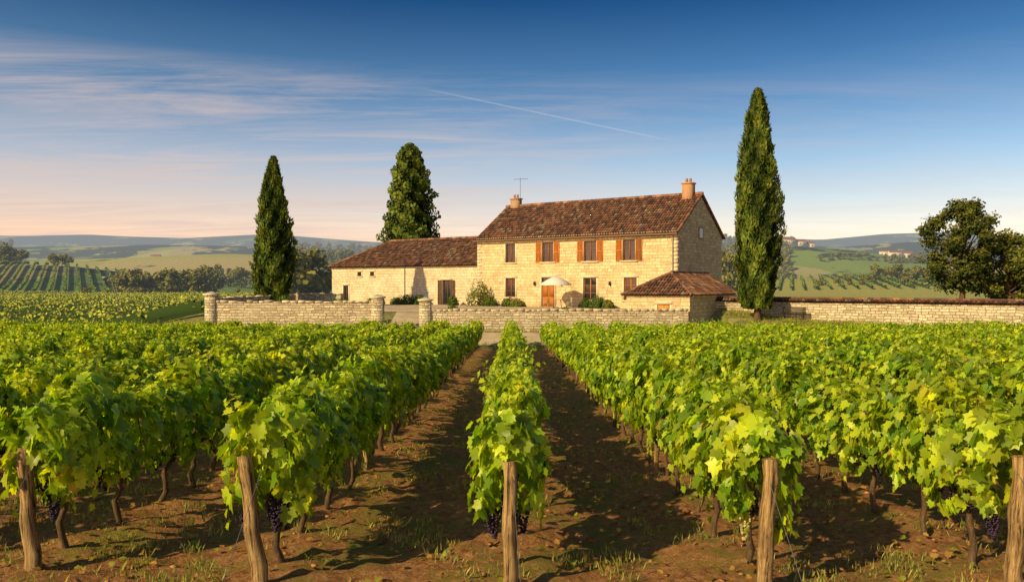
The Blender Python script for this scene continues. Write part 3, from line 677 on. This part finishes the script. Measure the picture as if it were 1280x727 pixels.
# ------------------------------------------------------------ garden walls
def gwall(name,p0,p1,zt,cap='stone',th=.5,zb=-2.0):
    p0=np.array(p0,float);p1=np.array(p1,float); Lw=float(np.linalg.norm(p1-p0)); ang=math.atan2(p1[1]-p0[1],p1[0]-p0[0])
    e=empty(name,(p0[0],p0[1],0),ang); b=B()
    us=np.linspace(0,Lw,int(Lw/.25)+2); zs=np.linspace(zb,zt,12)
    for sgn,yy in ((-1,0),(1,th)):
        U,Zm=np.meshgrid(us,zs); Yv=yy+.025*rng.standard_normal(U.shape); V=np.stack([U,Yv,Zm+ (Zm>zt-.01)*.02*rng.standard_normal(U.shape)],-1)
        idx=np.arange(U.size).reshape(U.shape); q=[idx[:-1,:-1],idx[:-1,1:],idx[1:,1:],idx[1:,:-1]]
        if sgn>0: q=q[::-1]
        b.add(V.reshape(-1,3),np.stack(q,-1).reshape(-1,4))
    b.add([(0,0,zb),(0,th,zb),(0,th,zt),(0,0,zt)],[(0,3,2,1)]); b.add([(Lw,0,zb),(Lw,th,zb),(Lw,th,zt),(Lw,0,zt)],[(0,1,2,3)])
    obj('stone_courses',b.mesh('gw',[M_dry]),e); b=B()
    if cap=='stone':
        u=0
        while u<Lw-.1:
            w=min(random.uniform(.35,.7),Lw-u); hh=random.uniform(.05,.17); j=random.uniform(-.03,.03); c=np.array([.68,.55,.37])*random.uniform(.6,1.2)
            b.box(u+.01,u+w-.01,-.05+j,th+.05+j,zt-.03+random.uniform(0,.03),zt+hh,c); u+=w
        obj('coping_stones',b.mesh('cope',[M_trim]),e)
    else:
        pc=math.radians(24); hw=th/2+.15; l=hw/math.cos(pc)
        tile_roof(b,(0,-.15,zt),(1,0,0),(0,math.cos(pc),math.sin(pc)),[(0,0),(Lw,0),(Lw,l),(0,l)],.25,.36)
        tile_roof(b,(Lw,th+.15,zt),(-1,0,0),(0,-math.cos(pc),math.sin(pc)),[(0,0),(Lw,0),(Lw,l),(0,l)],.25,.36)
        caps(b,(0,th/2,zt+l*math.sin(pc)+.05),(Lw,th/2,zt+l*math.sin(pc)+.05),.12); obj('tile_coping',b.mesh('cope',[M_tile]),e)
def pillar(x,y,zt,w=.8):
    e=empty('gate_pillar',(x,y,0)); b=B(); b.box(-w/2,w/2,-w/2,w/2,-2,zt); obj('shaft',b.mesh('p',[M_dry]),e)
    b=B(); b.box(-w/2-.09,w/2+.09,-w/2-.09,w/2+.09,zt,zt+.13,(.66,.55,.38)); b.add([(-w/2,-w/2,zt+.13),(w/2,-w/2,zt+.13),(w/2,w/2,zt+.13),(-w/2,w/2,zt+.13),(0,0,zt+.3)],[(0,1,4),(1,2,4),(2,3,4),(3,0,4)],(.6,.5,.34)); obj('cap',b.mesh('c',[M_trim]),e)
gwall('garden_wall',(-21.2,57),(-10.0,57),1.15)
pillar(-21.5,57.2,1.65,.7); pillar(-9.6,57.25,1.45); pillar(-6.2,57.25,1.25)
gwall('garden_wall',(-5.8,57),(12.6,57.2),.55)
gwall('garden_wall',(-21.3,57.8),(-20.4,87),1.35)
gwall('garden_wall',(-20.0,74),(-15.5,72.5),1.5)
gwall('boundary_wall',(18.2,61.6),(18.2+.819*34,61.6-.574*34),1.15,'tile')
gwall('boundary_wall',(15.6,62.3),(18.2,61.75),1.15,'tile')

# ------------------------------------------------------------ courtyard furniture & planting
def parasol(x,y):
    z=h1(x,y)+.06; e=empty('parasol',(x,y,z)); b=B()
    b.tube([(0,0,0),(0,0,2.75)],[.03,.025],8,(.35,.25,.15)); b.tube([(0,0,0),(0,0,.1)],[.28,.25],12,(.3,.3,.3)); obj('pole_and_base',b.mesh('p',[M_paint]),e)
    b=B(); k=8; R=1.35; V=[(0,0,2.82)]; 
    for i in range(k*2):
        a=i/(k*2)*6.283; r=R if i%2==0 else R*.94; V.append((r*math.cos(a)*.5,r*math.sin(a)*.5,2.46-(.02 if i%2 else 0)))
    for i in range(k*2):
        a=i/(k*2)*6.283; r=R if i%2==0 else R*.93; V.append((r*math.cos(a),r*math.sin(a),2.05-(.0 if i%2==0 else -.03)))
    for i in range(k*2):
        a=i/(k*2)*6.283; r=R if i%2==0 else R*.93; V.append((r*math.cos(a),r*math.sin(a),1.93+(.03 if i%2 else 0)))
    m_=k*2; b.add(V,[(0,1+i,1+(i+1)%m_) for i in range(m_)],(.74,.69,.60))
    b.add(V,[(1+j*m_+i,1+(j+1)*m_+i,1+(j+1)*m_+(i+1)%m_,1+j*m_+(i+1)%m_) for j in range(2) for i in range(m_)],(.74,.69,.60))
    for i in range(k):
        a=i/k*6.283; b.tube([(0,0,2.3),(R*.95*math.cos(a),R*.95*math.sin(a),2.02)],[.012,.01],4,(.3,.2,.1))
    obj('canopy',b.mesh('c',[M_cloth]),e)
def table(x,y):
    z=h1(x,y)+.06; e=empty('garden_table',(x,y,z)); b=B()
    b.tube([(0,0,.70),(0,0,.74)],[.65,.65],20,(.35,.24,.13)); 
    for i in range(4): a=i*1.571+.7; b.tube([(.5*math.cos(a),.5*math.sin(a),0),(.42*math.cos(a),.42*math.sin(a),.7)],[.03,.03],6,(.3,.2,.1))
    obj('top_and_legs',b.mesh('t',[M_paint]),e)
def chair(x,y,rot):
    z=h1(x,y)+.06; e=empty('garden_chair',(x,y,z),rot); b=B(); c=(.5,.42,.3)
    for sx in (-.2,.2):
        b.box(sx-.02,sx+.02,-.22,-.18,0,.45,c); b.box(sx-.02,sx+.02,.18,.22,0,.92,c)
    b.box(-.23,.23,-.24,.24,.451,.49,c)
    for k in range(4): b.box(-.18,.18,.19,.21,.56+k*.09,.62+k*.09,c)
    obj('frame',b.mesh('ch',[M_paint]),e)
px,py=loc2w(10.3,-2.4); parasol(px,py); table(px+.1,py-.5); chair(px-.9,py-.8,1.5); chair(px+1.1,py-.6,-1.5)
def bench(x,y,rot):
    z=h1(x,y); e=empty('park_bench',(x,y,z),rot); b=B(); c=(.06,.045,.035)
    for i in range(4): b.box(-.85,.85,-.28+i*.13,-.18+i*.13,.44,.475,c)
    for i in range(4): b.box(-.85,.85,.26,.29,.55+i*.12,.64+i*.12,c)
    for s in (-.7,.7): b.box(s-.03,s+.03,-.26,-.2,0,.44,c); b.box(s-.03,s+.03,.2,.255,0,1.02,c); b.box(s-.028,s+.028,-.26,.2,.60,.64,c); b.box(s-.025,s+.025,-.255,-.205,.475,.6,c); b.box(s-.028,s+.028,-.2,.2,.40,.438,c)
    obj('seat_and_back',b.mesh('b',[M_paint]),e)
bench(20.6,58.6,ROT)
for i,(u,v,r,hh) in enumerate([(.9,-1.0,1.15,2.3),(2.4,-1.2,.7,.9),(4.6,-1.4,.6,.8),(5.6,-1.5,.8,.7),(12.4,-1.0,.5,.8),(13.6,-1.0,.8,1.0),(14.7,-1.1,.5,.7),(-6.5,-1.0,.6,1.0),(-8.,-1.2,1.0,1.0),(-9.6,-1.,.6,.7),(-12,-1.5,.9,.8),(-2.2,-1,.5,.9)]):
    x,y=loc2w(u,v); shrub('garden_shrub',x,y,r,hh,60+i,((.03,.06,.014),(.14,.20,.04)) if i%3 else ((.06,.08,.02),(.24,.25,.05)))
for i,(x,y,r,hh) in enumerate([(-11,60,.8,1.4),(-13.5,62,1.,1.5),(-18,63,1.0,1.5),(-4.5,61,.5,1.2),(4,60,.6,1.3),(11,59.2,.5,1.2)]): shrub('garden_shrub',x,y,r,hh,90+i)
b=B(); b.tube([(0,0,0),(.05,0,2.6),(-.5,0,4.4),(-.95,0,4.75)],[.05,.045,.035,.03],7,(.22,.19,.15)); b.box(-1.3,-.9,-.1,.1,4.68,4.8,(.3,.3,.3)); obj('street_lamp',b.mesh('lamp',[M_iron]),None,(-33.5,68,h1(-33.5,68)))

def dhouse(px,d,w,h):
    x=px*d/1000; z=h1(x,d)-.5; e=empty('distant_house',(x,d,z),random.uniform(-.4,.4)); b=B(); dp=w*.5; wc=(.72,.62,.46)
    b.box(-w/2,w/2,-dp/2,dp/2,0,h,wc); 
    for s in (-.3,0,.3): b.box(w*s-.5,w*s+.5,-dp/2-.05,-dp/2-.01,h*.45,h*.75,(.05,.05,.05))
    b.add([(-w/2-.4,-dp/2-.4,h-.1),(w/2+.4,-dp/2-.4,h-.1),(w/2+.4,dp/2+.4,h-.1),(-w/2-.4,dp/2+.4,h-.1),(-w/2-.4,0,h+dp*.35),(w/2+.4,0,h+dp*.35)],[(0,1,5,4),(2,3,4,5)],(.28,.14,.08))
    b.add([(-w/2,-dp/2,h),(-w/2,dp/2,h),(-w/2,0,h+dp*.33)],[(0,1,2)],wc); b.add([(w/2,-dp/2,h),(w/2,dp/2,h),(w/2,0,h+dp*.33)],[(0,1,2)],wc)
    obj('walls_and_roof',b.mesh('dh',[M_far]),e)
for q in [(343,935,20,8),(358,940,16,7),(371,945,12,6),(478,900,14,6),(490,905,16,7),(505,910,12,6),(466,915,12,6),(520,1900,24,10),(-445,1000,12,6)]: dhouse(*q)

# ------------------------------------------------------------ light, world
EL=math.radians(29); sx,sy=-.73,-.68; l=math.hypot(sx,sy); sx/=l;sy/=l
sd=bpy.data.lights.new('sun','SUN'); sd.energy=5.0; sd.angle=math.radians(.6); sd.color=(1,.79,.40)
so=bpy.data.objects.new('sun',sd); COL.objects.link(so); dv=Vector((-sx*math.cos(EL),-sy*math.cos(EL),-math.sin(EL))); so.rotation_euler=dv.to_track_quat('-Z','Y').to_euler()
W=bpy.data.worlds.new('World'); scn.world=W; W.use_nodes=True; n=N(W)
sk=n.n('ShaderNodeTexSky',sky_type='NISHITA',sun_disc=False,sun_elevation=EL,sun_rotation=math.atan2(sx,sy),air_density=1.0,dust_density=.8,ozone_density=2.5)
tc=n.n('ShaderNodeTexCoord'); V=tc.outputs['Generated']; s=n.n('ShaderNodeSeparateXYZ'); n.l(V,s.inputs[0]); z=s.outputs[2]
z2=n.math('MULTIPLY',z,2.0)
tL=n.ramp(z2,[(0,(2.55,1.22,.78)),(.12,(2.30,1.25,.90)),(.30,(1.45,1.10,1.0)),(.48,(.48,.66,.76)),(.68,(.06,.25,.44)),(1,(.55,.6,.65))])
tR=n.ramp(z2,[(0,(2.0,1.15,.86)),(.12,(1.55,1.12,.95)),(.30,(.85,.88,.90)),(.48,(.30,.52,.68)),(.68,(.045,.23,.42)),(1,(.55,.6,.65))])
tint=n.mix(n.rng(s.outputs[0],-.5,.35),tL,tR)
c=n.mix(1.0,sk.outputs[0],tint,'MULTIPLY')
zc=n.math('ADD',n.math('MAXIMUM',z,0),.05); cm=n.n('ShaderNodeCombineXYZ')
n.l(n.math('DIVIDE',s.outputs[0],zc),cm.inputs[0]); n.l(n.math('DIVIDE',s.outputs[1],zc),cm.inputs[1])
mp=n.n('ShaderNodeMapping'); mp.inputs['Rotation'].default_value=(0,0,-.36); mp.inputs['Scale'].default_value=(.34,1.3,1); mp.inputs['Location'].default_value=(3.1,1.7,0); n.l(cm.outputs[0],mp.inputs[0])
c1=n.noise(mp.outputs[0],1.0,10,.68,1.5); c2=n.noise(cm.outputs[0],.4,3,.5)
cl=n.math('MULTIPLY',n.rng(c1,.40,.72),n.rng(c2,.32,.50)); left=n.rng(s.outputs[0],.18,-.25,.24,1.)
cl=n.math('MULTIPLY',n.math('MULTIPLY',cl,left),n.rng(z,.265,.20)); cl=n.math('MULTIPLY',cl,1.0,clamp=True)
c=n.mix(cl,c,(6.0,4.7,4.2))
def dr(px,py): return Vector(((px-640)/1000,1,(HZ-py)/1000)).normalized()
a_,b_=dr(528,111),dr(842,177); nn=a_.cross(b_).normalized(); md=(a_+b_).normalized(); hc=a_.dot(md)
d1=n.n('ShaderNodeVectorMath',operation='DOT_PRODUCT'); n.l(V,d1.inputs[0]); d1.inputs[1].default_value=nn
d2=n.n('ShaderNodeVectorMath',operation='DOT_PRODUCT'); n.l(V,d2.inputs[0]); d2.inputs[1].default_value=md
wob=n.noise(V,40,4,.7)
ct=n.math('MULTIPLY',n.rng(n.math('ABSOLUTE',d1.outputs['Value']),.0014,.0002),n.rng(d2.outputs['Value'],hc-.001,hc+.006))
ct=n.math('MULTIPLY',ct,n.rng(wob,.3,.6,.35,1))
c=n.mix(n.math('MULTIPLY',ct,.30),c,(6,5.6,5.6))
bg=n.n('ShaderNodeBackground'); bg.inputs[1].default_value=.125; n.l(c,bg.inputs[0]); o=n.n('ShaderNodeOutputWorld'); n.l(bg.outputs[0],o.inputs[0])

cam=bpy.data.cameras.new('camera'); co=bpy.data.objects.new('camera',cam); COL.objects.link(co); co.location=(0,0,EYE)
cam.sensor_width=36; cam.lens=36*1000/1280; co.rotation_euler=(math.radians(90-.487),0,0); cam.clip_end=30000; cam.clip_start=.1; scn.camera=co
scn.view_settings.view_transform='Standard'; scn.view_settings.look='None'; scn.view_settings.exposure=0
